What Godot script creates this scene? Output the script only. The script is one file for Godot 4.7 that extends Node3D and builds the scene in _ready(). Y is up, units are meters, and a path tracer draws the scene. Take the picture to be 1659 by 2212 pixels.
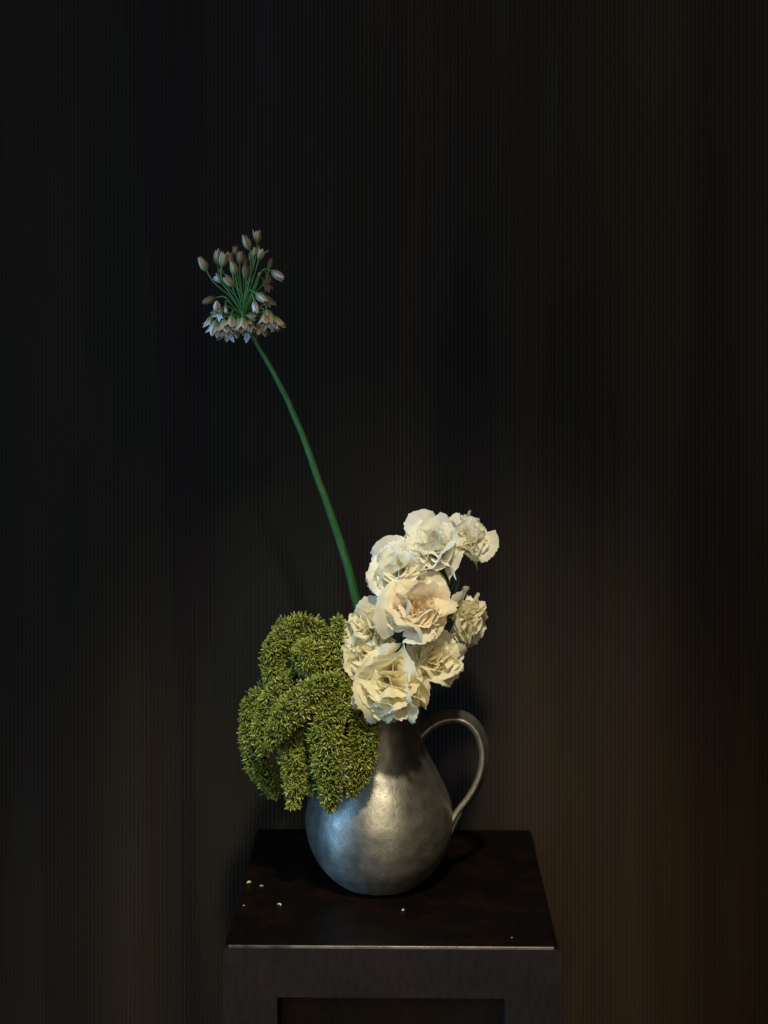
extends Node3D
# A dark still life: pewter jug with carnations, a drooping amaranth and one honey-garlic umbel on a small lacquered stool
# before a dark ribbed wall. Units are metres, y is up. The stool top lies at y = TOP.

const TOP := 0.45
const EYE_Y := 0.931
const EYE_Z := 1.241
const FOCAL := 3250.0

var rng := RandomNumberGenerator.new()
var used := {}

# ------------------------------------------------------------------ measured point: x, y on the photograph's plane, depth in metres from the lens
func at(px: float, py: float, depth: float) -> Vector3:
	return Vector3((px - 829.5) / FOCAL * depth, EYE_Y - (py - 648.0) / FOCAL * depth, EYE_Z - depth)

func px_size(px: float, depth: float) -> float:
	return px / FOCAL * depth

# ------------------------------------------------------------------ mesh gathering
class Geo:
	var v := PackedVector3Array()
	var c := PackedColorArray()
	var uv := PackedVector2Array()
	var idx := PackedInt32Array()

	func vert(p: Vector3, col := Color.WHITE, t := Vector2.ZERO) -> int:
		v.append(p); c.append(col); uv.append(t)
		return v.size() - 1

	func tri(a: int, b: int, d: int) -> void:
		idx.append(a); idx.append(b); idx.append(d)

	func quad(a: int, b: int, d: int, e: int) -> void:
		tri(a, b, d); tri(a, d, e)

	func stitch(first: int, nu: int, nv: int) -> void:
		# vertices laid row by row, nu + 1 per row
		for j in nv:
			for i in nu:
				var a := first + j * (nu + 1) + i
				quad(a, a + 1, a + nu + 2, a + nu + 1)

	func volume() -> float:
		var s := 0.0
		for k in range(0, idx.size(), 3):
			s += v[idx[k]].dot(v[idx[k + 1]].cross(v[idx[k + 2]]))
		return s

	func flip() -> void:
		for k in range(0, idx.size(), 3):
			var t := idx[k + 1]
			idx[k + 1] = idx[k + 2]
			idx[k + 2] = t

	func commit(closed := false, flat := false) -> ArrayMesh:
		if closed and volume() > 0.0:
			flip()   # clockwise from outside
		var pv := v
		var pc := c
		var pu := uv
		var pi := idx
		if flat:
			pv = PackedVector3Array(); pc = PackedColorArray(); pu = PackedVector2Array(); pi = PackedInt32Array()
			for k in idx.size():
				pv.append(v[idx[k]]); pc.append(c[idx[k]]); pu.append(uv[idx[k]]); pi.append(k)
		var n := PackedVector3Array()
		n.resize(pv.size())
		for k in range(0, pi.size(), 3):
			var a := pv[pi[k]]
			var f := (pv[pi[k + 2]] - a).cross(pv[pi[k + 1]] - a)
			n[pi[k]] += f; n[pi[k + 1]] += f; n[pi[k + 2]] += f
		for k in n.size():
			n[k] = n[k].normalized() if n[k].length_squared() > 1e-24 else Vector3.UP
		var arr := []
		arr.resize(Mesh.ARRAY_MAX)
		arr[Mesh.ARRAY_VERTEX] = pv
		arr[Mesh.ARRAY_NORMAL] = n
		arr[Mesh.ARRAY_COLOR] = pc
		arr[Mesh.ARRAY_TEX_UV] = pu
		arr[Mesh.ARRAY_INDEX] = pi
		var m := ArrayMesh.new()
		m.add_surface_from_arrays(Mesh.PRIMITIVE_TRIANGLES, arr)
		return m

func catmull(pts: Array, t: float) -> Variant:
	# pts: Vector4 (xyz + radius); t in 0..1
	var n := pts.size() - 1
	var f := clampf(t, 0.0, 1.0) * n
	var i := mini(int(f), n - 1)
	var k := f - i
	var p0: Vector4 = pts[maxi(i - 1, 0)]
	var p1: Vector4 = pts[i]
	var p2: Vector4 = pts[i + 1]
	var p3: Vector4 = pts[mini(i + 2, n)]
	return 0.5 * (2.0 * p1 + (p2 - p0) * k + (2.0 * p0 - 5.0 * p1 + 4.0 * p2 - p3) * k * k + (3.0 * p1 - p0 - 3.0 * p2 + p3) * k * k * k)

func frames(pts: Array, n: int) -> Array:
	# [position, radius, tangent, side, up] along the curve
	var out := []
	var side := Vector3.ZERO
	for i in n + 1:
		var t := float(i) / n
		var a: Vector4 = catmull(pts, t)
		var b: Vector4 = catmull(pts, minf(t + 0.005, 1.0))
		var d: Vector4 = catmull(pts, maxf(t - 0.005, 0.0))
		var tan := Vector3(b.x - d.x, b.y - d.y, b.z - d.z).normalized()
		if i == 0:
			side = tan.cross(Vector3(0.13, 0.21, 1.0)).normalized()
		else:
			side = (side - tan * side.dot(tan)).normalized()
		out.append([Vector3(a.x, a.y, a.z), maxf(a.w, 0.0), tan, side, tan.cross(side)])
	return out

func tube(g: Geo, pts: Array, n: int, sides: int, col := Color.WHITE, cap := true, col2 = null) -> void:
	var fr := frames(pts, n)
	var first := g.v.size()
	for j in fr.size():
		var f = fr[j]
		var cc := col
		if col2 != null:
			cc = col.lerp(col2, float(j) / n)
		for i in sides + 1:
			var a := TAU * i / sides
			g.vert(f[0] + (f[3] * cos(a) + f[4] * sin(a)) * f[1], cc, Vector2(float(i) / sides, float(j) / n))
	g.stitch(first, sides, n)
	if cap:
		for e in 2:
			var f = fr[0] if e == 0 else fr[n]
			var mid := g.vert(f[0] + f[2] * (f[1] * (-0.4 if e == 0 else 0.4)), col if e == 0 or col2 == null else col2)
			var row := first if e == 0 else first + n * (sides + 1)
			for i in sides:
				if e == 0: g.tri(row + i + 1, row + i, mid)
				else: g.tri(row + i, row + i + 1, mid)

func smooth(a: float, b: float, x: float) -> float:
	return smoothstep(a, b, x)

# ------------------------------------------------------------------ nodes
func numbered(called: String) -> String:
	used[called] = used.get(called, -1) + 1
	return called if used[called] == 0 else "%s_%03d" % [called, used[called]]

func thing(called: String, label: String, category: String, where := Vector3.ZERO, group := "") -> Node3D:
	var o := Node3D.new()
	o.name = numbered(called)
	add_child(o)
	o.position = where
	o.set_meta("label", label)
	o.set_meta("category", category)
	if group: o.set_meta("group", group)
	return o

func part(called: String, mesh: Mesh, mat: Material, parent: Node3D, xf := Transform3D()) -> MeshInstance3D:
	var o := MeshInstance3D.new()
	var k := 0
	var nm := called
	while parent.has_node(nm):
		k += 1
		nm = "%s_%03d" % [called, k]
	o.name = nm
	o.mesh = mesh
	o.material_override = null
	for s in mesh.get_surface_count():
		o.set_surface_override_material(s, mat)
	parent.add_child(o, true)
	o.transform = xf
	return o

# ------------------------------------------------------------------ materials
var M := {}

func noise_image(size: int, freq: float, seed_: int, octaves := 4, kind := FastNoiseLite.TYPE_SIMPLEX_SMOOTH) -> Image:
	var n := FastNoiseLite.new()
	n.noise_type = kind
	n.seed = seed_
	n.frequency = freq
	n.fractal_octaves = octaves
	var im := n.get_seamless_image(size, size, false, false, 0.15, true)
	im.convert(Image.FORMAT_L8)
	return im

func mix_image(size: int, f: Callable) -> ImageTexture:
	var im := Image.create(size, size, false, Image.FORMAT_RGB8)
	for y in size:
		for x in size:
			im.set_pixel(x, y, f.call(x, y))
	return ImageTexture.create_from_image(im)

func make_materials() -> void:
	# pewter: dull metal with dark oxide pits, faint turning marks
	var S := 512
	var a := noise_image(S, 0.012, 3, 5)
	var b := noise_image(S, 0.06, 9, 3)
	var d := noise_image(S, 0.085, 21, 2)
	var e := noise_image(S, 0.03, 31, 3)
	var pewter_color := mix_image(S, func(x, y):
		var v := 0.74 + 0.22 * (a.get_pixel(x, y).r - 0.5) + 0.16 * (b.get_pixel(x, (y * 5) % S).r - 0.5)
		var pit := smoothstep(0.80, 0.90, d.get_pixel(x, y).r) * smoothstep(0.50, 0.64, e.get_pixel(x, y).r)
		var stain := smoothstep(0.66, 0.8, b.get_pixel(x, y).r) * smoothstep(0.55, 0.7, a.get_pixel(x, y).r)
		v *= 1.0 - 0.85 * pit
		v *= 1.0 - 0.22 * stain
		return Color(v * 1.0, v * 0.995, v * 0.965))
	var pewter_rough := mix_image(S, func(x, y):
		var r := 0.52 + 0.14 * (b.get_pixel((x * 2) % S, (y * 6) % S).r - 0.5) + 0.14 * (a.get_pixel(y, x).r - 0.5)
		return Color(r, r, r))
	var pewter_bump := mix_image(S, func(x, y):
		var pit := smoothstep(0.80, 0.90, d.get_pixel(x, y).r) * smoothstep(0.50, 0.64, e.get_pixel(x, y).r)
		var h := 0.5 + 0.20 * (e.get_pixel(x, y).r - 0.5) + 0.16 * (b.get_pixel(x, (y * 6) % S).r - 0.5) - 0.3 * pit
		return Color(h, h, h))
	var p := StandardMaterial3D.new()
	p.resource_name = "pewter"
	p.albedo_color = Color(0.74, 0.735, 0.71)
	p.albedo_texture = pewter_color
	p.metallic = 0.89
	p.roughness = 1.0
	p.roughness_texture = pewter_rough
	p.roughness_texture_channel = BaseMaterial3D.TEXTURE_CHANNEL_RED
	p.heightmap_enabled = true
	p.heightmap_texture = pewter_bump
	p.heightmap_scale = 0.05
	p.anisotropy_enabled = true
	p.anisotropy = -0.5
	p.uv1_scale = Vector3(3.0, 1.6, 1.0)
	M.pewter = p

	# lacquer on the stool
	var g1 := noise_image(S, 0.010, 41, 5)
	var g2 := noise_image(S, 0.05, 47, 4)
	var lac := mix_image(S, func(x, y):
		var t := smoothstep(0.35, 0.75, g1.get_pixel(x, y).r)
		var s := 0.55 + 0.9 * g2.get_pixel(x, (y * 4) % S).r
		return Color(0.105, 0.076, 0.060).lerp(Color(0.170, 0.102, 0.072), t) * s * 1.05)
	var top := StandardMaterial3D.new()
	top.resource_name = "stool_top_lacquer"
	top.albedo_texture = lac
	top.albedo_color = Color(0.50, 0.50, 0.50)
	top.roughness = 0.5
	top.metallic_specular = 0.25
	top.uv1_triplanar = true
	top.uv1_world_triplanar = true
	top.uv1_scale = Vector3(4.1, 4.1, 5.4)
	M.stool_top = top
	var worn := mix_image(S, func(x, y):
		var t := g1.get_pixel(y, x).r
		var s := 0.85 + 0.3 * g2.get_pixel((x * 3) % S, y).r
		return Color(0.18, 0.165, 0.155).lerp(Color(0.245, 0.20, 0.185), t) * s)
	var fr := StandardMaterial3D.new()
	fr.resource_name = "stool_frame_lacquer"
	fr.albedo_texture = worn
	fr.albedo_color = Color(0.66, 0.66, 0.66)
	fr.roughness = 0.55
	fr.metallic_specular = 0.3
	fr.uv1_triplanar = true
	fr.uv1_world_triplanar = true
	fr.uv1_scale = Vector3(2.2, 2.2, 2.2)
	M.stool_frame = fr
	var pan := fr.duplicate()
	pan.resource_name = "stool_panel_brightened"
	pan.albedo_color = Color(0.95, 0.95, 0.92)  # lightened copy of the frame lacquer, brightening the shaded recess by colour
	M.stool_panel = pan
	var edge := StandardMaterial3D.new()
	edge.resource_name = "rubbed_edge"
	edge.albedo_color = Color(0.42, 0.39, 0.36)
	edge.roughness = 0.24
	edge.metallic_specular = 0.5
	edge.vertex_color_use_as_albedo = true
	M.edge = edge

	var w := StandardMaterial3D.new()
	w.resource_name = "dark_ribbed_wall"
	w.vertex_color_use_as_albedo = true
	w.roughness = 0.8
	w.metallic_specular = 0.2
	M.wall = w
	var fl := StandardMaterial3D.new()
	fl.resource_name = "dark_floor"
	fl.albedo_color = Color(0.05, 0.04, 0.035)
	fl.roughness = 0.7
	M.floor = fl

	var pet := StandardMaterial3D.new()
	pet.resource_name = "carnation_petal"
	pet.vertex_color_use_as_albedo = true
	pet.roughness = 0.62
	pet.metallic_specular = 0.25
	pet.cull_mode = BaseMaterial3D.CULL_DISABLED
	pet.backlight_enabled = true
	pet.backlight = Color(0.98, 0.97, 0.92)
	M.petal = pet
	var green := StandardMaterial3D.new()
	green.resource_name = "leaf_green"
	green.vertex_color_use_as_albedo = true
	green.roughness = 0.45
	green.metallic_specular = 0.4
	green.cull_mode = BaseMaterial3D.CULL_DISABLED
	M.green = green
	var flo := StandardMaterial3D.new()
	flo.resource_name = "amaranth_floret"
	flo.vertex_color_use_as_albedo = true
	flo.roughness = 0.6
	flo.metallic_specular = 0.25
	M.floret = flo
	var tep := StandardMaterial3D.new()
	tep.resource_name = "umbel_tepal"
	tep.vertex_color_use_as_albedo = true
	tep.roughness = 0.5
	tep.metallic_specular = 0.3
	tep.cull_mode = BaseMaterial3D.CULL_DISABLED
	tep.backlight_enabled = true
	tep.backlight = Color(0.35, 0.35, 0.35)
	M.tepal = tep

# ------------------------------------------------------------------ camera, light
func make_view() -> void:
	var cam := Camera3D.new()
	cam.name = "camera"
	add_child(cam)
	cam.position = Vector3(0, EYE_Y, EYE_Z)
	cam.keep_aspect = Camera3D.KEEP_HEIGHT
	var near := 0.05
	cam.set_frustum(near * 2212.0 / FOCAL, Vector2(0, -(1106.0 - 648.0) / FOCAL * near), near, 30.0)
	cam.current = true

	var env := Environment.new()
	env.background_mode = Environment.BG_COLOR
	env.background_color = Color(0.012, 0.012, 0.014)
	env.tonemap_mode = Environment.TONE_MAPPER_LINEAR
	env.tonemap_exposure = 1.0
	env.sdfgi_enabled = true
	env.ssao_enabled = true
	env.ssil_enabled = true
	var we := WorldEnvironment.new()
	we.name = "surroundings"
	we.environment = env
	add_child(we)

	# a warm ceiling spot before the stool
	var spot := SpotLight3D.new()
	spot.name = "ceiling_spot"
	add_child(spot)
	spot.position = Vector3(0.06, 1.78, 1.02)
	spot.look_at_from_position(spot.position, Vector3(0.02, 0.490, 0.0), Vector3.UP)
	spot.light_color = Color(1.0, 0.945, 0.82)
	spot.light_energy = 2.75
	spot.light_size = 0.055
	spot.spot_range = 6.0
	spot.spot_attenuation = 2.0
	spot.spot_angle = 13.5
	spot.spot_angle_attenuation = 1.0
	spot.shadow_enabled = true

	# a tall window on the left, dusk blue
	var win := AreaLight3D.new()
	win.name = "left_window_light"
	add_child(win)
	win.position = Vector3(-1.45, 0.90, 0.68)
	win.look_at_from_position(win.position, win.position + Vector3(0.75, -0.08, 0.66), Vector3.UP)
	win.area_size = Vector2(0.55, 1.50)
	win.light_color = Color(0.58, 0.80, 1.0)
	win.light_energy = 5.4
	win.area_range = 6.0
	win.shadow_enabled = true

	# added fill light, standing in for the dim room behind the camera
	var room := AreaLight3D.new()
	room.name = "room_fill_light"
	add_child(room)
	room.position = Vector3(0.15, 1.65, 3.1)
	room.look_at_from_position(room.position, Vector3(0.0, 0.55, 0.0), Vector3.UP)
	room.area_size = Vector2(1.6, 1.2)
	room.light_color = Color(1.0, 0.92, 0.80)
	room.light_energy = 2.15
	room.area_range = 8.0
	room.shadow_enabled = true

# ------------------------------------------------------------------ wall and floor
func make_setting() -> void:
	var wz := EYE_Z - 1.405
	var floor_mesh := PlaneMesh.new()
	floor_mesh.size = Vector2(3.0, 2.6)
	var fl := part("floor", floor_mesh, M.floor, self, Transform3D(Basis(), Vector3(0, 0, 0.9)))
	fl.set_meta("kind", "structure")

	var wall := BoxMesh.new()
	wall.size = Vector3(1.8, 1.9, 0.06)
	var wm := StandardMaterial3D.new()
	wm.albedo_color = Color(0.06, 0.055, 0.05)
	wm.roughness = 0.9
	var wo := part("wall", wall, wm, self, Transform3D(Basis(), Vector3(0, 0.95, wz - 0.0312)))
	wo.set_meta("kind", "structure")
	# fine vertical ribs, 4 mm apart: a strip of relief over the whole wall
	var tone := FastNoiseLite.new()
	tone.seed = 5
	tone.frequency = 1.6
	tone.fractal_octaves = 3
	var g := Geo.new()
	var period := 0.00374
	var count := int(1.7 / period)
	var rows := 30
	var xs := [0.0, 0.30, 0.44, 0.56, 0.70]
	var zs := [0.0, 0.0, 0.00030, 0.00030, 0.0]
	var crest := [0.0, 0.0, 1.0, 1.0, 0.0]
	var cols := []
	for i in count:
		var jx := rng.randf_range(-0.03, 0.03)
		var jh := rng.randf_range(0.75, 1.15)
		for k in 5:
			cols.append([-0.85 + (i + xs[k] + (jx if k > 0 else 0.0)) * period, zs[k] * jh, crest[k], rng.randf_range(0.94, 1.06) if k == 2 else 1.0])
	var first := g.v.size()
	for j in rows + 1:
		var y := 1.9 * j / rows
		for c in cols:
			# dark brown patchy paper, redder low down; light on the right is painted in
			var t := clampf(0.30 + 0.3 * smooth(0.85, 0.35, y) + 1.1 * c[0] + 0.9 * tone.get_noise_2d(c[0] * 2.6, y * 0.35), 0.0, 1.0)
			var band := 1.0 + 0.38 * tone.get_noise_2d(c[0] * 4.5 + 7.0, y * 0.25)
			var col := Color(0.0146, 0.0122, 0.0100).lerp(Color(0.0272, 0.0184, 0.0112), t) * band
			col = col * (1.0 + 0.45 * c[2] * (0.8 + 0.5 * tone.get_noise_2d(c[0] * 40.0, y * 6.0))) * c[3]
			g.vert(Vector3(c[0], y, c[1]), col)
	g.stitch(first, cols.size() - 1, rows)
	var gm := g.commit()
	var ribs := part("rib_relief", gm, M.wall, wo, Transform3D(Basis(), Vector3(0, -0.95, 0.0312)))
	ribs.set_meta("kind", "stuff")

# ------------------------------------------------------------------ stool
func extruded(outline: PackedVector2Array, z0: float, z1: float, bevel := 0.0) -> ArrayMesh:
	# closed prism along z with a small chamfer at both ends; flat shaded
	var g := Geo.new()
	var tris := Geometry2D.triangulate_polygon(outline)
	var rings := []
	var steps := [[z0, bevel], [z0 + bevel, 0.0], [z1 - bevel, 0.0], [z1, bevel]] if bevel > 0.0 else [[z0, 0.0], [z1, 0.0]]
	var n := outline.size()
	for s in steps:
		var row := []
		for i in n:
			var p := outline[i]
			if s[1] > 0.0:
				var a := (p - outline[(i + n - 1) % n]).normalized()
				var b := (outline[(i + 1) % n] - p).normalized()
				var na := Vector2(-a.y, a.x)
				var nb := Vector2(-b.y, b.x)
				var m := (na + nb).normalized()
				p += m * (s[1] / maxf(m.dot(na), 0.5))
			row.append(g.vert(Vector3(p.x, p.y, s[0])))
		rings.append(row)
	for r in rings.size() - 1:
		for i in n:
			var k := (i + 1) % n
			g.quad(rings[r][i], rings[r][k], rings[r + 1][k], rings[r + 1][i])
	for t in range(0, tris.size(), 3):
		g.tri(rings[0][tris[t]], rings[0][tris[t + 2]], rings[0][tris[t + 1]])
		var e = rings[rings.size() - 1]
		g.tri(e[tris[t]], e[tris[t + 1]], e[tris[t + 2]])
	return g.commit(true, true)

func rect(x0: float, y0: float, x1: float, y1: float, round_top := 0.0, r_low := 0.0) -> PackedVector2Array:
	var p := PackedVector2Array()
	# counter-clockwise
	if r_low > 0.0:
		for k in 5:
			var a := PI + PI / 2 * k / 4
			p.append(Vector2(x0 + r_low + cos(a) * r_low, y0 + r_low + sin(a) * r_low))
		for k in 5:
			var a := PI * 1.5 + PI / 2 * k / 4
			p.append(Vector2(x1 - r_low + cos(a) * r_low, y0 + r_low + sin(a) * r_low))
	else:
		p.append(Vector2(x0, y0)); p.append(Vector2(x1, y0))
	if round_top > 0.0:
		for k in 7:
			var a := PI / 2 * k / 6
			p.append(Vector2(x1 - round_top + cos(a) * round_top, y1 - round_top + sin(a) * round_top))
		for k in 7:
			var a := PI / 2 + PI / 2 * k / 6
			p.append(Vector2(x0 + round_top + cos(a) * round_top, y1 - round_top + sin(a) * round_top))
	else:
		p.append(Vector2(x1, y1)); p.append(Vector2(x0, y1))
	return p

func make_stool() -> void:
	var t := thing("stool", "small dark lacquered wooden stool with a square top and open apron, under the pewter jug", "stool", Vector3(0.0069, 0.0, -0.0022))
	t.rotation.y = -0.014
	var hw := 0.1252
	var hd := 0.1235
	var leg := 0.0405
	part("top_board", extruded(rect(-hw, TOP - 0.014, hw, TOP, 0.0045), -hd, hd - 0.0007, 0.0004), M.stool_top, t)
	# the rubbed front edge: a thin quarter-round strip between top and front
	var g := Geo.new()
	var n := 60
	var hx := hw - 0.0042
	var y_noise := FastNoiseLite.new()
	y_noise.seed = 77
	y_noise.frequency = 40.0
	for i in n + 1:
		var x := -hx + 2.0 * hx * i / n
		var wear := 0.85 + 0.5 * y_noise.get_noise_1d(x)
		if x < -0.075:
			wear *= 0.35 + 0.5 * absf(y_noise.get_noise_1d(x * 3.0 + 9.0))
		var c := Color(wear, wear, wear * 0.97)
		var er := 0.0009 * 0.72 * clampf(0.35 + 0.6 * wear + 0.5 * y_noise.get_noise_1d(x * 2.2 + 3.0), 0.25, 1.1)
		for k in 5:
			var a := PI / 2 * (1.0 - k / 4.0)
			g.vert(Vector3(x, TOP - er + sin(a) * er, hd - er + cos(a) * er * 1.05), c)
		g.vert(Vector3(x, TOP - 0.0019, hd + 0.0001), c)
	g.stitch(0, 5, n)
	part("rubbed_edge", g.commit(), M.edge, t)
	# front legs and apron, one plane, butted
	var ap_y := TOP - 0.0385
	part("front_apron", extruded(rect(-hw - 0.0002 + leg, ap_y, hw + 0.0002 - leg, TOP - 0.0016), hd - 0.016, hd, 0.0), M.stool_frame, t)
	for s in [-1.0, 1.0]:
		# legs: the outer top corner follows the rounded side edge
		for f in 2:
			var z1: float = hd if f == 0 else -hd + leg + 0.0005
			var z0: float = z1 - leg
			var outer: float = hw * s + (0.0012 if s > 0.0 else 0.0)
			var inner: float = (hw + 0.0002 - leg) * s
			var o := PackedVector2Array()
			var r := 0.0036
			o.append(Vector2(inner, 0.0))
			o.append(Vector2(outer, 0.0))
			for k in 7:
				var a := PI / 2 * k / 6
				o.append(Vector2(outer - s * r + s * cos(a) * r, TOP - 0.0017 - r + sin(a) * r))
			o.append(Vector2(inner, TOP - 0.0017))
			if s < 0.0:
				o.reverse()
			part("leg", extruded(o, z0, z1, 0.0), M.stool_frame, t)
		var sx0: float = s * (hw - 0.001)
		var sx1: float = s * (hw - 0.015)
		part("side_panel", extruded(rect(minf(sx0, sx1), 0.05, maxf(sx0, sx1), TOP - 0.0145), -hd + leg + 0.001, hd - leg - 0.0005, 0.0), M.stool_frame, t)
	# small fillets where the apron meets the legs
	for s in [-1.0, 1.0]:
		var o := PackedVector2Array()
		var cx: float = s * (hw + 0.0002 - leg)
		var r := 0.0022
		o.append(Vector2(cx, ap_y))
		for k in 6:
			var a := PI / 2 * k / 5
			o.append(Vector2(cx - s * r + s * cos(a) * r, ap_y - r + sin(a) * r))
		if s > 0.0: o.reverse()
		part("corner_fillet", extruded(o, hd - 0.016, hd - 0.00003, 0.0), M.stool_frame, t)
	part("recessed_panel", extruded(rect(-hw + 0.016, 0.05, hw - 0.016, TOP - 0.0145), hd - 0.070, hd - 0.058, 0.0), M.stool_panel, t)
	part("back_apron", extruded(rect(-hw + leg, ap_y, hw - leg, TOP - 0.0145), -hd + 0.001, -hd + 0.016, 0.0), M.stool_frame, t)

# ------------------------------------------------------------------ jug
const JX := -0.0040
const JZ := -0.0040

func make_jug() -> void:
	var t := thing("pewter_jug", "dull grey pewter jug with round belly and looped strap handle, standing on the stool", "jug", Vector3(JX, TOP, JZ))
	var prof: Array[Vector2] = []
	# outside, bottom to rim: radius, height
	var R := 0.0609
	var cy := 0.0525
	prof.append(Vector2(0.0, 0.0012))
	prof.append(Vector2(0.022, 0.0010))
	prof.append(Vector2(0.0292, 0.0002))
	for k in 17:
		var h := lerpf(0.0012, 0.0640, k / 16.0)
		prof.append(Vector2(sqrt(R * R - (h - cy) * (h - cy)), h))
	var neck := [[0.0715, 0.0577], [0.079, 0.0545], [0.086, 0.0508], [0.093, 0.0473], [0.100, 0.0437], [0.107, 0.0403], [0.114, 0.0376], [0.121, 0.0358], [0.128, 0.0349], [0.135, 0.0346], [0.142, 0.0350], [0.148, 0.0360], [0.153, 0.0376], [0.156, 0.0388], [0.1572, 0.0390], [0.158, 0.0382]]
	for p in neck:
		prof.append(Vector2(p[1], p[0]))
	var outer_n := prof.size()
	for k in range(outer_n - 2, 3, -1):
		prof.append(Vector2(prof[k].x - 0.0017, maxf(prof[k].y, 0.003)))
	prof.append(Vector2(0.0, 0.0032))
	# smooth resampling is not needed: 36 rings follow the silhouette
	var g := Geo.new()
	var sides := 96
	var dent := FastNoiseLite.new()
	dent.seed = 12
	dent.frequency = 18.0
	for j in prof.size():
		for i in sides + 1:
			var a := TAU * i / sides
			var p := prof[j]
			var r := p.x
			var off := Vector3(cos(a), 0, sin(a))
			# spout opposite the handle
			var da := angle_difference(a, PI)
			var sp := exp(-pow(da / 0.38, 2.0)) * smooth(0.118, 0.157, p.y)
			r += 0.013 * sp if r > 0.01 else 0.0
			if r > 0.02:
				r += 0.00035 * dent.get_noise_3d(off.x * p.x * 3.0, p.y * 3.0, off.z * p.x * 3.0)
			g.vert(Vector3(off.x * r, p.y + 0.004 * sp, off.z * r), Color.WHITE, Vector2(float(i) / sides, p.y / 0.16 if j < outer_n else 0.5))
	g.stitch(0, sides, prof.size() - 1)
	part("body", g.commit(true), M.pewter, t)

	# strap handle: measured centre line, lens-shaped section with raised rims
	var line := [[898, 1590], [912, 1577], [930, 1563], [955, 1551], [982, 1547], [1008, 1554], [1029, 1573], [1042, 1602], [1046, 1634], [1041, 1668], [1029, 1699], [1011, 1728], [992, 1752], [979, 1774], [968, 1788]]
	var pts := []
	for i in line.size():
		var p := at(line[i][0], line[i][1], EYE_Z - JZ) - Vector3(JX, TOP, JZ)
		pts.append(Vector4(p.x, p.y, p.z + 0.0, 1.0))
	var h := Geo.new()
	var N := 72
	# section (across the strap, through its thickness), counter-clockwise
	var sec := []
	var half := 0.0068
	for k in 20:
		var a := TAU * k / 20.0
		var sx := cos(a)
		var sy := sin(a)
		var rim := 0.0030 + 0.0006 * smooth(0.55, 0.8, absf(sx)) 
		sec.append(Vector2(half * signf(sx) * pow(absf(sx), 0.75), rim * signf(sy) * pow(absf(sy), 0.7) * (1.0 if absf(sx) > 0.5 else 0.86)))
	for j in N + 1:
		var f := float(j) / N
		var a: Vector4 = catmull(pts, f)
		var b: Vector4 = catmull(pts, minf(f + 0.004, 1.0))
		var d: Vector4 = catmull(pts, maxf(f - 0.004, 0.0))
		var tan := Vector3(b.x - d.x, b.y - d.y, 0).normalized()
		var out := Vector3(tan.y, -tan.x, 0)
		var wide := 1.0 + 0.35 * smooth(0.82, 1.0, f) + 0.25 * smooth(0.2, 0.0, f)
		# turned a little about its own line, as hand-bent straps are
		var tw := 0.46
		var across := Vector3(0, 0, 1).rotated(tan, tw)
		out = out.rotated(tan, tw)
		for k in 21:
			var s: Vector2 = sec[k % 20]
			h.vert(Vector3(a.x, a.y, a.z) + across * (s.x * wide) + out * (s.y * (1.0 + 0.15 * smooth(0.85, 1.0, f))), Color.WHITE, Vector2(k / 20.0 * 0.25, f * 1.6))
	h.stitch(0, 20, N)
	for e in 2:
		var row := e * N * 21
		var mid := Vector3.ZERO
		for k in 20: mid += h.v[row + k] / 20.0
		var m := h.vert(mid)
		for k in 20:
			if e == 0: h.tri(row + k + 1, row + k, m)
			else: h.tri(row + k, row + k + 1, m)
	part("handle", h.commit(true), M.pewter, t)
	# lower end: the pointed tail riveted to the belly
	var tail := Geo.new()
	var tp := []
	for q in [[1000, 1738, 5.0], [989, 1757, 8.5], [981, 1775, 7.5], [976, 1792, 4.0], [974, 1803, 1.2]]:
		var p := at(q[0], q[1], EYE_Z - JZ) - Vector3(JX, TOP, JZ)
		tp.append(Vector4(p.x, p.y, p.z + 0.002, px_size(q[2], EYE_Z)))
	tube(tail, tp, 12, 10)
	part("handle_tail", tail.commit(true), M.pewter, t)

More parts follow.
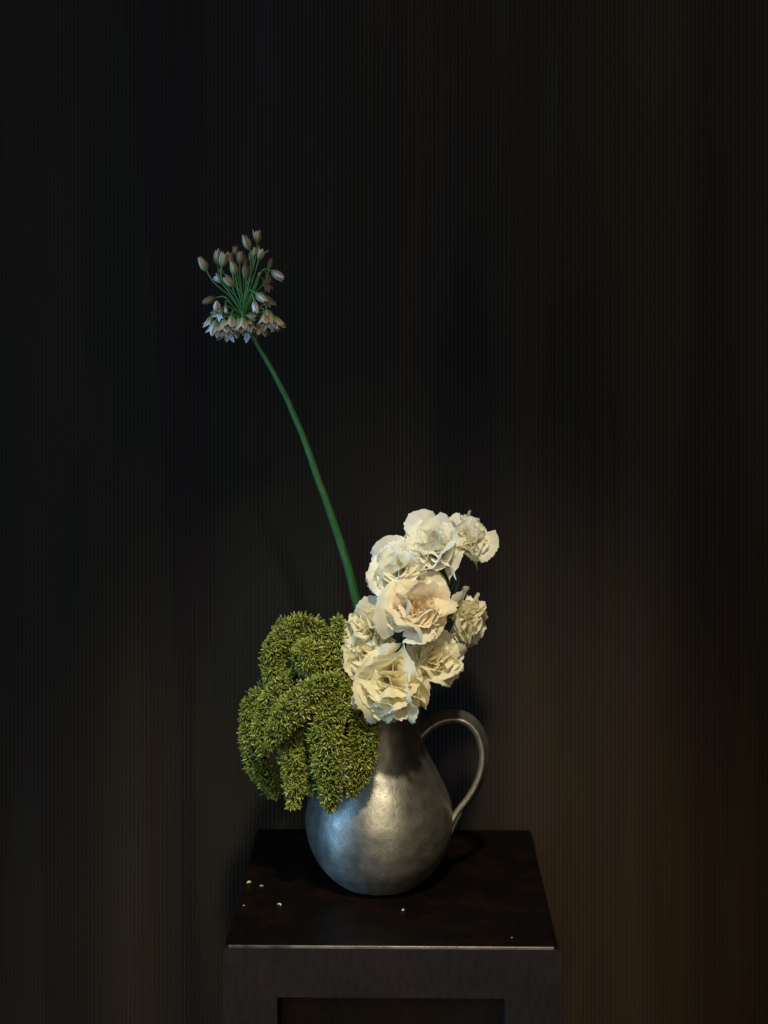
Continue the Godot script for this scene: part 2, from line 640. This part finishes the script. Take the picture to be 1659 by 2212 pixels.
# ------------------------------------------------------------------ carnations
func petal_mesh(L: float, fan: float, a0: float, a1: float, wrap: float, ruf: float, cup: float, tint: Color, throat: Color, nu: int, nv: int) -> ArrayMesh:
	var g := Geo.new()
	var C := []
	var steps := 30
	var pos := Vector2.ZERO   # radial, axial
	var pw := rng.randf_range(0.8, 1.5)
	for k in steps + 1:
		var s := float(k) / steps * 1.15
		var th := a0 + (a1 - a0) * pow(smoothstep(0.0, 1.0, minf(s, 1.0)), pw)
		C.append([pos, th])
		pos += Vector2(sin(th), cos(th)) * (L * 1.15 / steps)
	var k1 := rng.randf_range(2.2, 4.7)
	var fold := rng.randf_range(-0.34, 0.42)
	var crease := rng.randf_range(-0.25, 0.25)
	var p1 := rng.randf() * TAU
	var p2 := rng.randf() * TAU
	var p3 := rng.randf() * TAU
	var p4 := rng.randf() * TAU
	var notch := rng.randf_range(-0.5, 0.5)
	var lop := rng.randf_range(-0.10, 0.10)
	var teeth := PackedFloat32Array()
	for i in nu + 1:
		teeth.append(rng.randf_range(-0.020, 0.016) + (0.009 if i % 2 == 0 else -0.009))
	for j in nv + 1:
		var v := float(j) / nv
		for i in nu + 1:
			var u := 2.0 * i / nu - 1.0
			var edge := 1.0 - 0.20 * pow(absf(u), 2.6) + lop * u - 0.07 * exp(-pow((u - notch) / 0.10, 2.0)) + teeth[i] * smooth(0.55, 1.0, v)
			var rho := L * v * lerpf(1.0, edge, smooth(0.3, 1.0, v))
			var phi := u * fan * (0.30 + 0.70 * smooth(0.08, 0.55, v))
			var s := rho * sin(phi)
			var t := rho * cos(phi)
			var vv := pow(v, 1.7)
			var dd := ruf * L * vv * (0.62 * sin(k1 * u + p1) + 0.22 * sin(k1 * 2.1 * u + p2 + 2.0 * v) + 0.16 * sin(9.0 * v + 3.0 * u + p3))
			dd += ruf * L * 0.15 * pow(v, 3.0) * sin(k1 * 2.9 * u + p4)
			dd += cup * s * s / L
			dd += fold * L * v * sqrt((u - crease) * (u - crease) + 0.012) * smooth(0.1, 0.7, v)
			var f := clampf(t / (L * 1.15), 0.0, 0.999) * steps
			var k := int(f)
			var q0 = C[k]
			var q1 = C[k + 1]
			var c2: Vector2 = q0[0].lerp(q1[0], f - k)
			var th: float = lerpf(q0[1], q1[1], f - k)
			var x := s
			if wrap > 0.0:
				x = sin(s * wrap) / wrap
				dd += (1.0 - cos(s * wrap)) / wrap
			var radial := c2.x - cos(th) * dd
			var axial := c2.y + sin(th) * dd
			var col := throat.lerp(tint, smooth(0.12, 0.62, v + 0.08 * sin(k1 * u)))
			col = col * (1.0 + 0.03 * sin(u * 23.0 + p2))
			g.vert(Vector3(x, axial, radial), col, Vector2(u, v))
	g.stitch(0, nu, nv)
	return g.commit()

func facing_basis(dir: Vector3, spin: float) -> Basis:
	var y := dir.normalized()
	var x := y.cross(Vector3(0.2, 0.1, 1.0) if absf(y.z) < 0.9 else Vector3(0.1, 1.0, 0.0)).normalized()
	var z := x.cross(y)
	return Basis(x, y, z) * Basis(Vector3.UP, spin)

func make_carnation(label: String, px: float, py: float, depth: float, radius_px: float, dir: Vector3, seed_: int, tint: Color, throat: Color, open: float, root: Vector3, via := Vector3.ZERO) -> void:
	rng.seed = seed_
	var R := px_size(radius_px, depth)
	var B := facing_basis(dir, rng.randf() * TAU)
	var centre := at(px, py, depth)
	var base := centre - B.y * R * 0.42
	var t := thing("carnation", label, "carnation", base, "white carnations in the pewter jug")
	var ang := 0.0
	var count := 32
	for k in count:
		# from the outermost petal to the heart; each bends, waves and folds its own way
		var f := k / (count - 1.0)
		ang += 2.39996 + rng.randf_range(-0.45, 0.45)
		var L: float = R * lerpf(1.15, 0.84, f) * rng.randf_range(0.82, 1.16)
		var a1 := (lerpf(1.78, 0.42, pow(f, 0.8)) + rng.randf_range(-0.42, 0.34)) * open
		var fan := lerpf(0.94, 0.84, f) * rng.randf_range(0.82, 1.15)
		var ruf := lerpf(0.18, 0.27, f) * rng.randf_range(0.6, 1.35)
		var wrap := lerpf(0.0, 15.0, f) * 0.0332 / R * rng.randf_range(0.2, 1.2)
		var tn := tint.lerp(throat, rng.randf_range(0.0, 0.25) + 0.35 * f) * rng.randf_range(0.95, 1.03)
		var m := petal_mesh(L, fan, lerpf(0.35, -0.02, f), a1, wrap, ruf, rng.randf_range(-0.3, 0.3), tn, tn.lerp(throat, 0.7), 34 if f < 0.6 else 30, 18)
		var pb := B * Basis(Vector3.UP, ang)
		pb = pb * Basis(Vector3.RIGHT, rng.randf_range(-0.26, 0.22)) * Basis(Vector3.FORWARD, rng.randf_range(-0.34, 0.34)) * Basis(Vector3.UP, rng.randf_range(-0.5, 0.5))
		part("petal", m, M.petal, t, Transform3D(pb, pb.z * lerpf(0.0045, 0.0016, f) + B.y * R * 0.32 * f))
	# calyx with five teeth
	var g := Geo.new()
	var cg := Color(0.055, 0.095, 0.022)
	var cl := R * 0.80
	tube(g, [Vector4(0, 0, 0, 0.0062), v4(-B.y * cl * 0.3, 0.0064), v4(-B.y * cl * 0.7, 0.0052), v4(-B.y * cl, 0.0030)], 10, 12, cg)
	for k in 5:
		var d := B * Vector3(cos(TAU * k / 5), 0, sin(TAU * k / 5))
		tube(g, [v4(d * 0.0052 - B.y * 0.004, 0.0022), v4(d * 0.0070 + B.y * 0.001, 0.0016), v4(d * 0.0088 + B.y * 0.005, 0.0003)], 5, 6, cg)
	part("calyx", g.commit(true), M.green, t)
	var sg := Geo.new()
	var p0 := -B.y * cl
	var rl := root - base
	var p1 := p0 - B.y * 0.022
	var p2 := rl.lerp(p1, 0.45) + Vector3(0, 0.0, -0.006) if via == Vector3.ZERO else via - base
	tube(sg, [v4(p0 + B.y * 0.002, 0.0019), v4(p1, 0.0017), v4(p2, 0.0018), v4(rl, 0.0020), v4(rl + Vector3(0, -0.06, 0), 0.0020)], 26, 8, Color(0.040, 0.080, 0.028))
	# a pair of narrow leaves at a node
	part("stem", sg.commit(true), M.green, t)
	var node := p1.lerp(p2, 0.25)
	for s in [-1.0, 1.0]:
		var lg := Geo.new()
		var side: Vector3 = (B.x * s + B.y * 0.8).normalized()
		for j in 9:
			var f := j / 8.0
			var w := 0.0016 * sin(PI * clampf(0.15 + 0.85 * f, 0, 1))
			var c: Vector3 = node + side * 0.022 * f + Vector3(0, -0.006 * f * f, 0) 
			var ac: Vector3 = side.cross(B.z).normalized()
			lg.vert(c - ac * w, Color(0.045, 0.085, 0.03)); lg.vert(c - B.z * 0.0004, Color(0.04, 0.075, 0.028)); lg.vert(c + ac * w, Color(0.045, 0.085, 0.03))
		lg.stitch(0, 2, 8)
		part("leaf", lg.commit(), M.green, t)

func v4(p: Vector3, r: float) -> Vector4:
	return Vector4(p.x, p.y, p.z, r)

func make_carnations() -> void:
	var mouth := Vector3(JX, TOP + 0.135, JZ)
	var cream := Color(0.87, 0.83, 0.62)
	var ivory := Color(0.87, 0.855, 0.73)
	var white := Color(0.87, 0.88, 0.84)
	var th := Color(0.88, 0.80, 0.53)
	var th2 := Color(0.88, 0.84, 0.64)
	make_carnation("large cream carnation facing forward at the bottom, hanging over the jug's rim", 843, 1474, 1.176, 98, Vector3(0.05, -0.10, 1.0), 101, cream, th, 1.0, mouth + Vector3(0.0, 0, 0.018))
	make_carnation("small cream carnation at the lower left, between the green amaranth and the allium stem", 804, 1362, 1.203, 68, Vector3(-0.35, 0.70, 0.6), 102, ivory, th, 0.95, mouth + Vector3(-0.012, 0, 0.012))
	make_carnation("cream carnation squeezed between the green amaranth and the large bottom carnation", 793, 1420, 1.194, 54, Vector3(-0.40, 0.12, 0.9), 109, cream, th, 1.0, mouth + Vector3(-0.014, 0, 0.014))
	make_carnation("ivory carnation at the lower right, above the jug's handle, turned to the right", 934, 1426, 1.200, 68, Vector3(0.50, 0.25, 0.8), 103, ivory, th, 0.95, mouth + Vector3(0.016, 0, 0.010))
	make_carnation("large carnation with a peach-tinted heart in the middle of the bunch", 895, 1323, 1.186, 87, Vector3(0.10, 0.50, 0.85), 131, ivory, Color(0.88, 0.66, 0.40), 1.0, mouth + Vector3(0.008, 0, 0.004))
	make_carnation("ivory carnation turned to the right, rightmost at half height of the bunch", 996, 1334, 1.215, 63, Vector3(0.80, -0.12, 0.5), 105, ivory, th2, 1.0, mouth + Vector3(0.018, 0, -0.006))
	make_carnation("white carnation at the upper left of the bunch, right of the allium stem", 868, 1243, 1.210, 80, Vector3(-0.28, 0.35, 0.9), 106, white, th2, 1.0, mouth + Vector3(-0.002, 0, -0.008))
	make_carnation("large bluish white carnation at the top of the bunch, facing up", 940, 1196, 1.218, 80, Vector3(-0.22, 0.70, 0.65), 107, white, th2, 1.0, mouth + Vector3(0.010, 0, -0.014), at(978, 1268, 1.250))
	make_carnation("smaller white carnation at the top right end of the bunch, facing right", 1006, 1170, 1.224, 60, Vector3(0.62, 0.55, 0.5), 108, white, th2, 1.0, mouth + Vector3(0.014, 0, -0.018), at(990, 1262, 1.246))

# ------------------------------------------------------------------ amaranth
func floret_cluster(seed_: int) -> ArrayMesh:
	# five curved, blunt florets sprouting from one point, about 3.5 mm long
	rng.seed = seed_
	var g := Geo.new()
	for k in 4:
		var a := TAU * k / 4.0 + rng.randf_range(-0.5, 0.5)
		var lean := rng.randf_range(0.25, 0.95)
		var d := Vector3(cos(a) * sin(lean), cos(lean), sin(a) * sin(lean))
		var bend := Vector3(rng.randf_range(-0.9, 0.9), rng.randf_range(-0.5, 0.2), rng.randf_range(-0.9, 0.9)) + Vector3(cos(a), -0.3, sin(a)) * 0.35
		var len := rng.randf_range(0.0032, 0.0058)
		var r := rng.randf_range(0.00038, 0.00056)
		var o := Vector3(cos(a), 0, sin(a)) * 0.0006
		var dark := Color(0.20, 0.25, 0.13)  # base darkened: shade between the florets put into the colour
		var lite := Color(1.95, 1.85, 1.7)  # pale tip, with the light that catches it painted in
		var first := g.v.size()
		var S := 5
		for j in 5:
			var f := j / 4.0
			var c := o + d * len * f + bend * len * 0.45 * f * f
			var dir := (d + bend * 0.9 * f).normalized()
			var side := dir.cross(Vector3(0.3, 0.2, 0.9)).normalized()
			var up := dir.cross(side)
			var rr: float = r * [0.40, 0.50, 0.80, 1.18, 0.80][j]
			for i in S + 1:
				var b := TAU * i / S
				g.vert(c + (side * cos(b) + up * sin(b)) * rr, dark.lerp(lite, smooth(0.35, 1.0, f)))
		g.stitch(first, S, 4)
		var tip := g.vert(o + d * len * 1.06 + bend * len * 0.5, lite)
		for i in S:
			g.tri(first + 4 * (S + 1) + i, first + 4 * (S + 1) + i + 1, tip)
	var m := g.commit(true)
	return m

func make_amaranth() -> void:
	var t := thing("amaranth", "drooping green amaranth with thick hanging tassels over the left side of the jug", "amaranth", Vector3(JX, TOP + 0.15, JZ))
	var clusters := [floret_cluster(901), floret_cluster(902), floret_cluster(903)]
	# measured paths: x, y (in the crop 740..1280, 1960..2660 of the photograph), radius, depth
	var tassels := [
		[[1120, 980, 90, 1.232], [1030, 720, 110, 1.230], [960, 420, 120, 1.228], [860, 270, 130, 1.226], [710, 250, 135, 1.223], [540, 360, 150, 1.220], [465, 530, 125, 1.216], [455, 700, 110, 1.215], [500, 830, 80, 1.215]],
		[[1050, 800, 80, 1.228], [950, 690, 140, 1.215], [850, 580, 175, 1.203], [790, 520, 160, 1.192], [765, 490, 90, 1.186]],
		[[1120, 900, 80, 1.215], [1065, 720, 95, 1.202], [1070, 560, 98, 1.198], [1105, 400, 98, 1.198], [1115, 270, 84, 1.202], [1110, 215, 45, 1.204]],
		[[1260, 900, 90, 1.205], [1130, 820, 130, 1.190], [960, 860, 150, 1.178], [790, 960, 160, 1.172], [640, 1090, 155, 1.170], [530, 1220, 140, 1.172], [470, 1340, 95, 1.175], [440, 1410, 45, 1.177]],
		[[820, 1020, 80, 1.195], [690, 1180, 120, 1.188], [640, 1350, 130, 1.186], [640, 1520, 125, 1.186], [670, 1700, 120, 1.186], [670, 1860, 105, 1.186], [660, 1970, 70, 1.186], [655, 2010, 30, 1.186]],
		[[1230, 850, 90, 1.200], [1110, 980, 140, 1.180], [1010, 1200, 170, 1.170], [995, 1430, 172, 1.167], [1010, 1660, 160, 1.167], [1025, 1840, 125, 1.168], [1030, 1960, 90, 1.169], [1032, 2025, 40, 1.170]],
		[[1200, 800, 80, 1.205], [1310, 930, 130, 1.190], [1355, 1150, 152, 1.181], [1350, 1400, 158, 1.178], [1325, 1620, 140, 1.178], [1285, 1790, 105, 1.179], [1258, 1880, 50, 1.180]],
		[[560, 840, 80, 1.236], [400, 880, 110, 1.234], [260, 1050, 115, 1.232], [225, 1250, 112, 1.230], [245, 1450, 125, 1.229], [320, 1640, 130, 1.228], [410, 1790, 110, 1.228], [470, 1890, 60, 1.228]],
		[[720, 760, 100, 1.218], [590, 820, 135, 1.208], [460, 960, 140, 1.202], [395, 1150, 130, 1.200], [370, 1330, 115, 1.201], [370, 1450, 70, 1.202]],
		[[800, 1150, 80, 1.212], [790, 1400, 105, 1.212], [815, 1640, 105, 1.212], [850, 1790, 80, 1.212], [875, 1870, 40, 1.212]],
		[[700, 700, 110, 1.222], [640, 900, 150, 1.214], [600, 1100, 150, 1.205], [560, 1300, 110, 1.20]],
	]
	var seed_ := 500
	for ts in tassels:
		rng.seed = seed_
		seed_ += 7
		var pts := []
		var core := []
		for q in ts:
			var p := at(491.0 + 0.216 * q[0], 1300.7 + 0.216 * q[1], q[3]) - t.position
			var r := px_size(q[2] * 0.216 * 0.88, q[3])
			pts.append(v4(p, r))
			core.append(v4(p, maxf(r - 0.0026, 0.0008)))
		var g := Geo.new()
		tube(g, core, 36, 12, Color(0.012, 0.020, 0.004))  # near-black core: shade in the gaps painted as colour
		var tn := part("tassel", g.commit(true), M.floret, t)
		# florets over the skin of the core
		var fr := frames(pts, 90)
		var area := 0.0
		var cum := []
		for i in 90:
			var step: float = (fr[i + 1][0] - fr[i][0]).length()
			area += step * TAU * fr[i][1]
			cum.append(area)
		var total := int(area / (0.0025 * 0.0025))
		var lists := [[], [], []]
		for k in total + 40:
			var i := 89
			if k < total:
				i = cum.bsearch(rng.randf() * area)
				i = mini(i, 89)
			var f0 = fr[i]
			var a := rng.randf() * TAU
			var n: Vector3 = f0[3] * cos(a) + f0[4] * sin(a)
			var along: float = rng.randf() * (fr[mini(i + 1, 90)][0] - f0[0]).length()
			var tan: Vector3 = f0[2]
			if k >= total:   # the blunt end
				var w := rng.randf() * PI / 2
				n = (n * cos(w) + tan * sin(w)).normalized()
			var lump: float = 1.0 + 0.10 * sin(i * 0.55 + 2.0 * cos(a)) * sin(3.0 * a + i * 0.2)
			var p: Vector3 = f0[0] + tan * along + n * maxf(f0[1] * lump - 0.0030 + rng.randf_range(-0.0014, 0.0009), 0.0005)
			var y := (n + tan * rng.randf_range(0.1, 0.7) + Vector3(rng.randf_range(-0.4, 0.4), rng.randf_range(-0.5, 0.3), rng.randf_range(-0.4, 0.4))).normalized()
			var b := facing_basis(y, rng.randf() * TAU).scaled(Vector3.ONE * rng.randf_range(0.62, 1.12))
			if rng.randf() < 0.05:
				p += n * rng.randf_range(0.0005, 0.0016)
			var tone := rng.randf()
			var col := Color(0.120, 0.162, 0.024).lerp(Color(0.365, 0.395, 0.085), tone * tone)
			if rng.randf() < 0.08: col = Color(0.40, 0.41, 0.16)
			if rng.randf() < 0.12: col = Color(0.13, 0.13, 0.022)
			lists[rng.randi() % 3].append([Transform3D(b, p), col])
		for q in 3:
			var mm := MultiMesh.new()
			mm.transform_format = MultiMesh.TRANSFORM_3D
			mm.use_colors = true
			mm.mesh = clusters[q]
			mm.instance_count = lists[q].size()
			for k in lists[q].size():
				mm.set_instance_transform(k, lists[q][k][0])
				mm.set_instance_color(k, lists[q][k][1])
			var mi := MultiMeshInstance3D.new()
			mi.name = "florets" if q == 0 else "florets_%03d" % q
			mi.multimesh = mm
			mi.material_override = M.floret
			mi.set_meta("kind", "stuff")
			tn.add_child(mi, true)
	# the stalk that the tassels hang from, down into the jug
	var sg := Geo.new()
	var a0 := at(735, 1490, 1.215) - t.position
	tube(sg, [v4(a0, 0.003), v4(a0 + Vector3(0.012, 0.012, -0.008), 0.0035), v4(Vector3(-0.014, 0.0, 0.006), 0.0035), v4(Vector3(-0.010, -0.08, 0.004), 0.0035)], 20, 8, Color(0.05, 0.075, 0.02))
	part("stalk", sg.commit(true), M.green, t)

# ------------------------------------------------------------------ the umbel
func tepal_mesh(L: float, W: float, open: float, tone: Array) -> ArrayMesh:
	# one of six: base green, blade pale with a darker midrib; open 0 = closed bud, 1 = flaring bell
	var g := Geo.new()
	var nu := 6
	var nv := 9
	var curl := rng.randf_range(-0.1, 0.15)
	for j in nv + 1:
		var v := float(j) / nv
		var r_bud := 0.265 * sin(PI * pow(clampf(0.06 + 0.9 * v, 0, 1), 0.7)) + 0.012
		var r_bell := 0.10 + 0.31 * pow(v, 0.65) + 0.26 * pow(v, 2.6)
		var r := L * lerpf(r_bud, r_bell, open)
		var y := L * (v * (1.0 - 0.16 * open * v) + curl * 0.1 * v * v)
		var w := W * pow(sin(PI * clampf(0.16 + 0.84 * v, 0.0, 1.0)), 0.75) * (1.0 if v < 0.97 else 0.25)
		for i in nu + 1:
			var u := 2.0 * i / nu - 1.0
			var mid := exp(-pow(u / 0.28, 2.0))
			var col: Color = tone[0].lerp(tone[1], smooth(0.05, 0.55, v))
			col = col.lerp(tone[2], mid * 0.95 * smooth(0.0, 0.25, v) * (1.0 - 0.5 * smooth(0.7, 1.0, v)))
			g.vert(Vector3(w * u, y, r - w * u * u * lerpf(0.55, 0.35, open) + 0.04 * L * (1.0 - mid) * 0.3), col)
	g.stitch(0, nu, nv)
	return g.commit()

func make_umbel() -> void:
	rng.seed = 4040
	var Z := 1.25
	var hub := at(398.0 + 0.16 * 800, 464.5 + 0.16 * 1375, Z)
	var root := Vector3(JX - 0.003, TOP + 0.09, JZ - 0.006)
	var t := thing("allium", "tall green allium stem leaning left with a head of cream and mauve bell flowers", "allium", root)
	var h := hub - root
	var path := [[526, 688, 4.6], [541, 716, 4.9], [575, 777, 5.2], [608, 838, 5.6], [639, 905, 6.2], [667, 977, 6.8], [693, 1050, 7.4], [719, 1122, 8.0], [743, 1198, 8.6], [763, 1268, 9.2], [779, 1337, 9.6], [796, 1420, 9.8], [811, 1500, 9.8]]
	var pts := []
	for p in path:
		pts.append(v4(at(p[0], p[1], Z) - root, px_size(p[2], Z)))
	pts.append(v4(Vector3(0, -0.02, 0), px_size(9.8, Z)))
	var sg := Geo.new()
	var grain := FastNoiseLite.new()
	grain.seed = 88
	grain.frequency = 1.0
	var fr := frames(pts, 110)
	for j in 111:
		var f = fr[j]
		var v := j / 110.0
		var kink := Vector3(grain.get_noise_1d(v * 9.0), 0, grain.get_noise_1d(v * 9.0 + 50.0)) * 0.0009 * sin(PI * v)
		for i in 25:
			var a := TAU * i / 24.0
			var rib := 1.0 + 0.035 * cos(a * 7.0) + 0.05 * grain.get_noise_2d(cos(a) * 1.5, v * 22.0)
			var waxy := 1.0 + 0.5 * grain.get_noise_2d(v * 16.0, cos(a) * 1.2) + 0.35 * grain.get_noise_2d(v * 60.0, sin(a * 3.0) * 2.0)
			var col := Color(0.024, 0.104, 0.034).lerp(Color(0.012, 0.055, 0.017), v) * waxy
			col = col.lerp(Color(0.075, 0.10, 0.03), clampf(0.5 * grain.get_noise_2d(v * 7.0 + 20.0, a * 0.3), 0.0, 0.5))
			sg.vert(f[0] + kink + (f[3] * cos(a) + f[4] * sin(a)) * f[1] * rib, col)
	sg.stitch(0, 24, 110)
	part("scape", sg.commit(true), M.green, t)
	var hg := Geo.new()
	tube(hg, [v4(h + Vector3(0.002, -0.004, 0), 0.0018), v4(h, 0.0030), v4(h + Vector3(-0.001, 0.003, 0), 0.0012)], 8, 10, Color(0.07, 0.19, 0.05))
	part("umbel_hub", hg.commit(true), M.green, t)
	var green := Color(0.16, 0.30, 0.10)
	var tones := [
		[green, Color(0.52, 0.42, 0.31), Color(0.25, 0.12, 0.10)],      # pinkish brown bud
		[Color(0.14, 0.32, 0.12), Color(0.50, 0.46, 0.28), Color(0.28, 0.15, 0.09)],   # yellow-green
		[Color(0.22, 0.36, 0.18), Color(0.76, 0.76, 0.72), Color(0.25, 0.13, 0.20)],   # white with mauve rib
		[Color(0.15, 0.17, 0.07), Color(0.26, 0.17, 0.11), Color(0.16, 0.08, 0.06)],   # dark brown
		[Color(0.26, 0.32, 0.13), Color(0.64, 0.58, 0.45), Color(0.36, 0.19, 0.14)],   # cream with rusty rib
	]
	# base x, y -> tip x, y (crop 600..1000, 700..1200), kind (0 bud, 1 half open, 2 bell), depth offset, tilt in depth, tone
	var fl := [
		[300, 745, 195, 545, 0.10, -0.010, 0.0, 1], [455, 665, 445, 455, 0.20, -0.004, 0.2, 0], [510, 690, 560, 475, 0.35, -0.014, -0.2, 1],
		[640, 660, 625, 500, 0.2, 0.012, 0.2, 3], [750, 650, 750, 478, 0.25, 0.004, 0.1, 0], [690, 805, 655, 610, 0.08, -0.020, -0.2, 1],
		[835, 850, 830, 655, 0.35, -0.008, -0.1, 3], [885, 455, 795, 265, 0.12, 0.0, 0.0, 0], [985, 375, 985, 185, 0.30, 0.004, 0.1, 0],
		[940, 560, 955, 425, 0.0, -0.006, 0.0, 1], [1010, 600, 1075, 420, 0.55, -0.010, -0.2, 1], [1150, 720, 1175, 570, 0.1, 0.016, 0.2, 3],
		[1185, 760, 1355, 870, 0.15, -0.006, 0.0, 2], [680, 955, 515, 830, 0.25, -0.024, -0.3, 1], [500, 910, 400, 800, 0.5, 0.010, 0.2, 2],
		[415, 1120, 232, 1185, 0.10, 0.006, 0.0, 3], [975, 1065, 1120, 1180, 0.2, -0.022, -0.2, 2], [945, 1170, 975, 1340, 0.25, -0.028, -0.2, 2],
		[1100, 1100, 1210, 1290, 0.75, 0.004, 0.2, 3], [500, 1275, 395, 1425, 1.0, -0.018, -0.8, 2], [430, 1430, 370, 1690, 0.9, -0.008, 0.1, 2],
		[540, 1420, 550, 1690, 0.9, -0.020, -0.2, 4], [480, 1460, 450, 1700, 0.7, 0.002, 0.2, 4], [640, 1370, 625, 1610, 0.85, -0.024, -0.3, 4], [730, 1400, 715, 1600, 0.7, -0.006, 0.1, 4],
		[785, 1390, 800, 1640, 0.85, -0.026, -0.2, 4], [850, 1360, 1010, 1400, 0.7, -0.018, -0.1, 1], [1115, 1290, 1150, 1610, 0.75, -0.012, -0.2, 4],
		[1170, 1390, 1300, 1590, 0.8, 0.0, 0.1, 4], [1050, 1440, 1030, 1690, 0.85, 0.004, 0.0, 4], [870, 1500, 905, 1720, 0.6, 0.014, 0.3, 2],
		[1120, 800, 1180, 960, 0.7, 0.018, 0.2, 3], [1080, 880, 1190, 1040, 0.6, 0.022, 0.2, 3], [900, 620, 905, 480, 0.2, 0.018, 0.2, 3], [540, 790, 470, 700, 0.2, 0.014, 0.2, 3],
		[700, 1450, 690, 1710, 0.9, 0.004, 0.2, 4], [600, 1530, 575, 1755, 1.0, -0.012, -0.3, 2], [1220, 1380, 1330, 1590, 0.75, -0.008, -0.2, 4],
		[1080, 1350, 1095, 1590, 0.9, -0.020, -0.4, 4], [1000, 1480, 985, 1660, 0.7, 0.012, 0.2, 3], [360, 1380, 320, 1560, 0.9, 0.008, 0.3, 2],
		[1170, 1450, 1230, 1660, 1.0, 0.010, 0.1, 3], [880, 1420, 900, 1600, 0.9, -0.014, -0.6, 4], [700, 560, 690, 400, 0.3, 0.016, 0.2, 3],
		[820, 560, 840, 700, 0.2, 0.022, 0.2, 3], [1000, 820, 1020, 770, 0.1, -0.012, 0.0, 2], [560, 1240, 570, 1340, 0.2, -0.022, -0.2, 2],
	]
	for q in fl:
		var depth: float = Z + q[5]
		var b := at(398.0 + 0.16 * q[0], 464.5 + 0.16 * q[1], depth) - root
		var e := at(398.0 + 0.16 * q[2], 464.5 + 0.16 * q[3], depth) - root
		var flat := e - b
		var L := flat.length()
		var dir := (flat / L + Vector3(0, 0, -q[6])).normalized()
		if q[4] > 0.6: L *= 0.90
		var out := (b - h).normalized()
		# flower stalk: leaves the hub outwards and arrives along the flower's axis
		var pg := Geo.new()
		var back := b - dir * minf((b - h).length() * 0.35, 0.011)
		var m1 := h + (out * 0.7 + Vector3(0, 0.5, 0)).normalized() * (b - h).length() * 0.35
		tube(pg, [v4(h, 0.00062), v4(m1.lerp(h + (b - h) * 0.35, 0.55), 0.00058), v4(back.lerp(h + (b - h) * 0.72, 0.35), 0.00058), v4(b - dir * 0.0012, 0.0006), v4(b, 0.0009)], 18, 6, Color(0.06, 0.24, 0.07), true, Color(0.14, 0.26, 0.08))
		part("flower_stalk", pg.commit(true), M.green, t)
		var og := Geo.new()
		var tone: Array = tones[q[7]]
		tube(og, [v4(-Vector3.UP * 0.0004, 0.0011), v4(Vector3.UP * L * 0.10, L * lerpf(0.20, 0.13, q[4])), v4(Vector3.UP * L * 0.35, L * lerpf(0.16, 0.10, q[4])), v4(Vector3.UP * L * 0.50, L * 0.04)], 8, 10, tone[0] * 0.8)
		var fb := facing_basis(dir, rng.randf() * TAU)
		var f := part("flower", og.commit(true), M.green, t, Transform3D(fb, b))
		for k in 6:
			var op: float = clampf(q[4] * 1.1 + rng.randf_range(-0.16, 0.16), 0.0, 1.05)
			var m := tepal_mesh(L * rng.randf_range(0.92, 1.05), L * lerpf(0.19, 0.25, q[4]), op, tone)
			part("tepal", m, M.tepal, f, Transform3D(Basis(Vector3.UP, TAU * k / 6.0 + rng.randf_range(-0.12, 0.12)).scaled(Vector3.ONE * (1.0 if k % 2 == 0 else 0.93)), Vector3.ZERO))
	# one pale upright tepal-like bract at the left
	var bg := tepal_mesh(px_size(26, Z), px_size(8.5, Z), 0.25, tones[2])
	part("bract", bg, M.tepal, t, Transform3D(facing_basis(Vector3(-0.08, 1, 0.1), 0.3), at(398 + 0.16 * 440, 464.5 + 0.16 * 1310, Z - 0.022) - root))

# ------------------------------------------------------------------ fallen florets on the stool
func make_crumbs() -> void:
	var spots := [
		# x, y, length px, width px, turn, curl, colour, label
		[538, 1908, 13, 9, 0.5, 0.1, Color(0.62, 0.60, 0.36), "round pale green fallen floret on the stool's left side, brightest and nearest the left edge"],
		[565, 1915, 12, 6, 0.1, 0.0, Color(0.34, 0.34, 0.27), "dull grey fallen floret just right of the round pale one on the stool"],
		[527, 1957, 7, 4, 0.2, 0.0, Color(0.34, 0.34, 0.28), "tiny grey speck of a floret close to the stool's front left edge"],
		[605, 1955, 15, 6, -0.9, 0.6, Color(0.66, 0.62, 0.38), "pale crescent-shaped fallen floret on the stool in front of the amaranth"],
		[871, 1968, 10, 8, 0.9, 0.2, Color(0.62, 0.54, 0.40), "small cream fallen petal crumb on the stool in front of the jug"],
		[1106, 2026, 6, 3, 0.2, 0.0, Color(0.40, 0.38, 0.34), "tiny pale crumb near the stool's front right corner"],
	]
	for s in spots:
		var depth: float = 0.481 * FOCAL / (s[1] - 648.0)
		var p := at(s[0], s[1], depth)
		var l := px_size(s[2], depth) * 0.72
		var w := px_size(s[3], depth) * 0.33
		var o := thing("fallen_floret", s[7], "floret", Vector3(p.x, TOP, p.z), "florets fallen on the stool")
		o.rotation.y = s[4]
		var g := Geo.new()
		tube(g, [Vector4(-l * 0.5, w * 0.55, l * s[5] * 0.5, w * 0.35), Vector4(-l * 0.2, w * 0.9, 0.0, w * 0.95), Vector4(l * 0.2, w * 0.85, -l * s[5] * 0.1, w * 0.85), Vector4(l * 0.5, w * 0.5, l * s[5] * 0.4, w * 0.3)], 8, 8, s[6] * 0.75)
		part("husk", g.commit(true), M.floret, o)

func _ready() -> void:
	rng.seed = 20
	make_view()
	make_materials()
	make_setting()
	make_stool()
	make_jug()
	make_carnations()
	make_amaranth()
	make_umbel()
	make_crumbs()
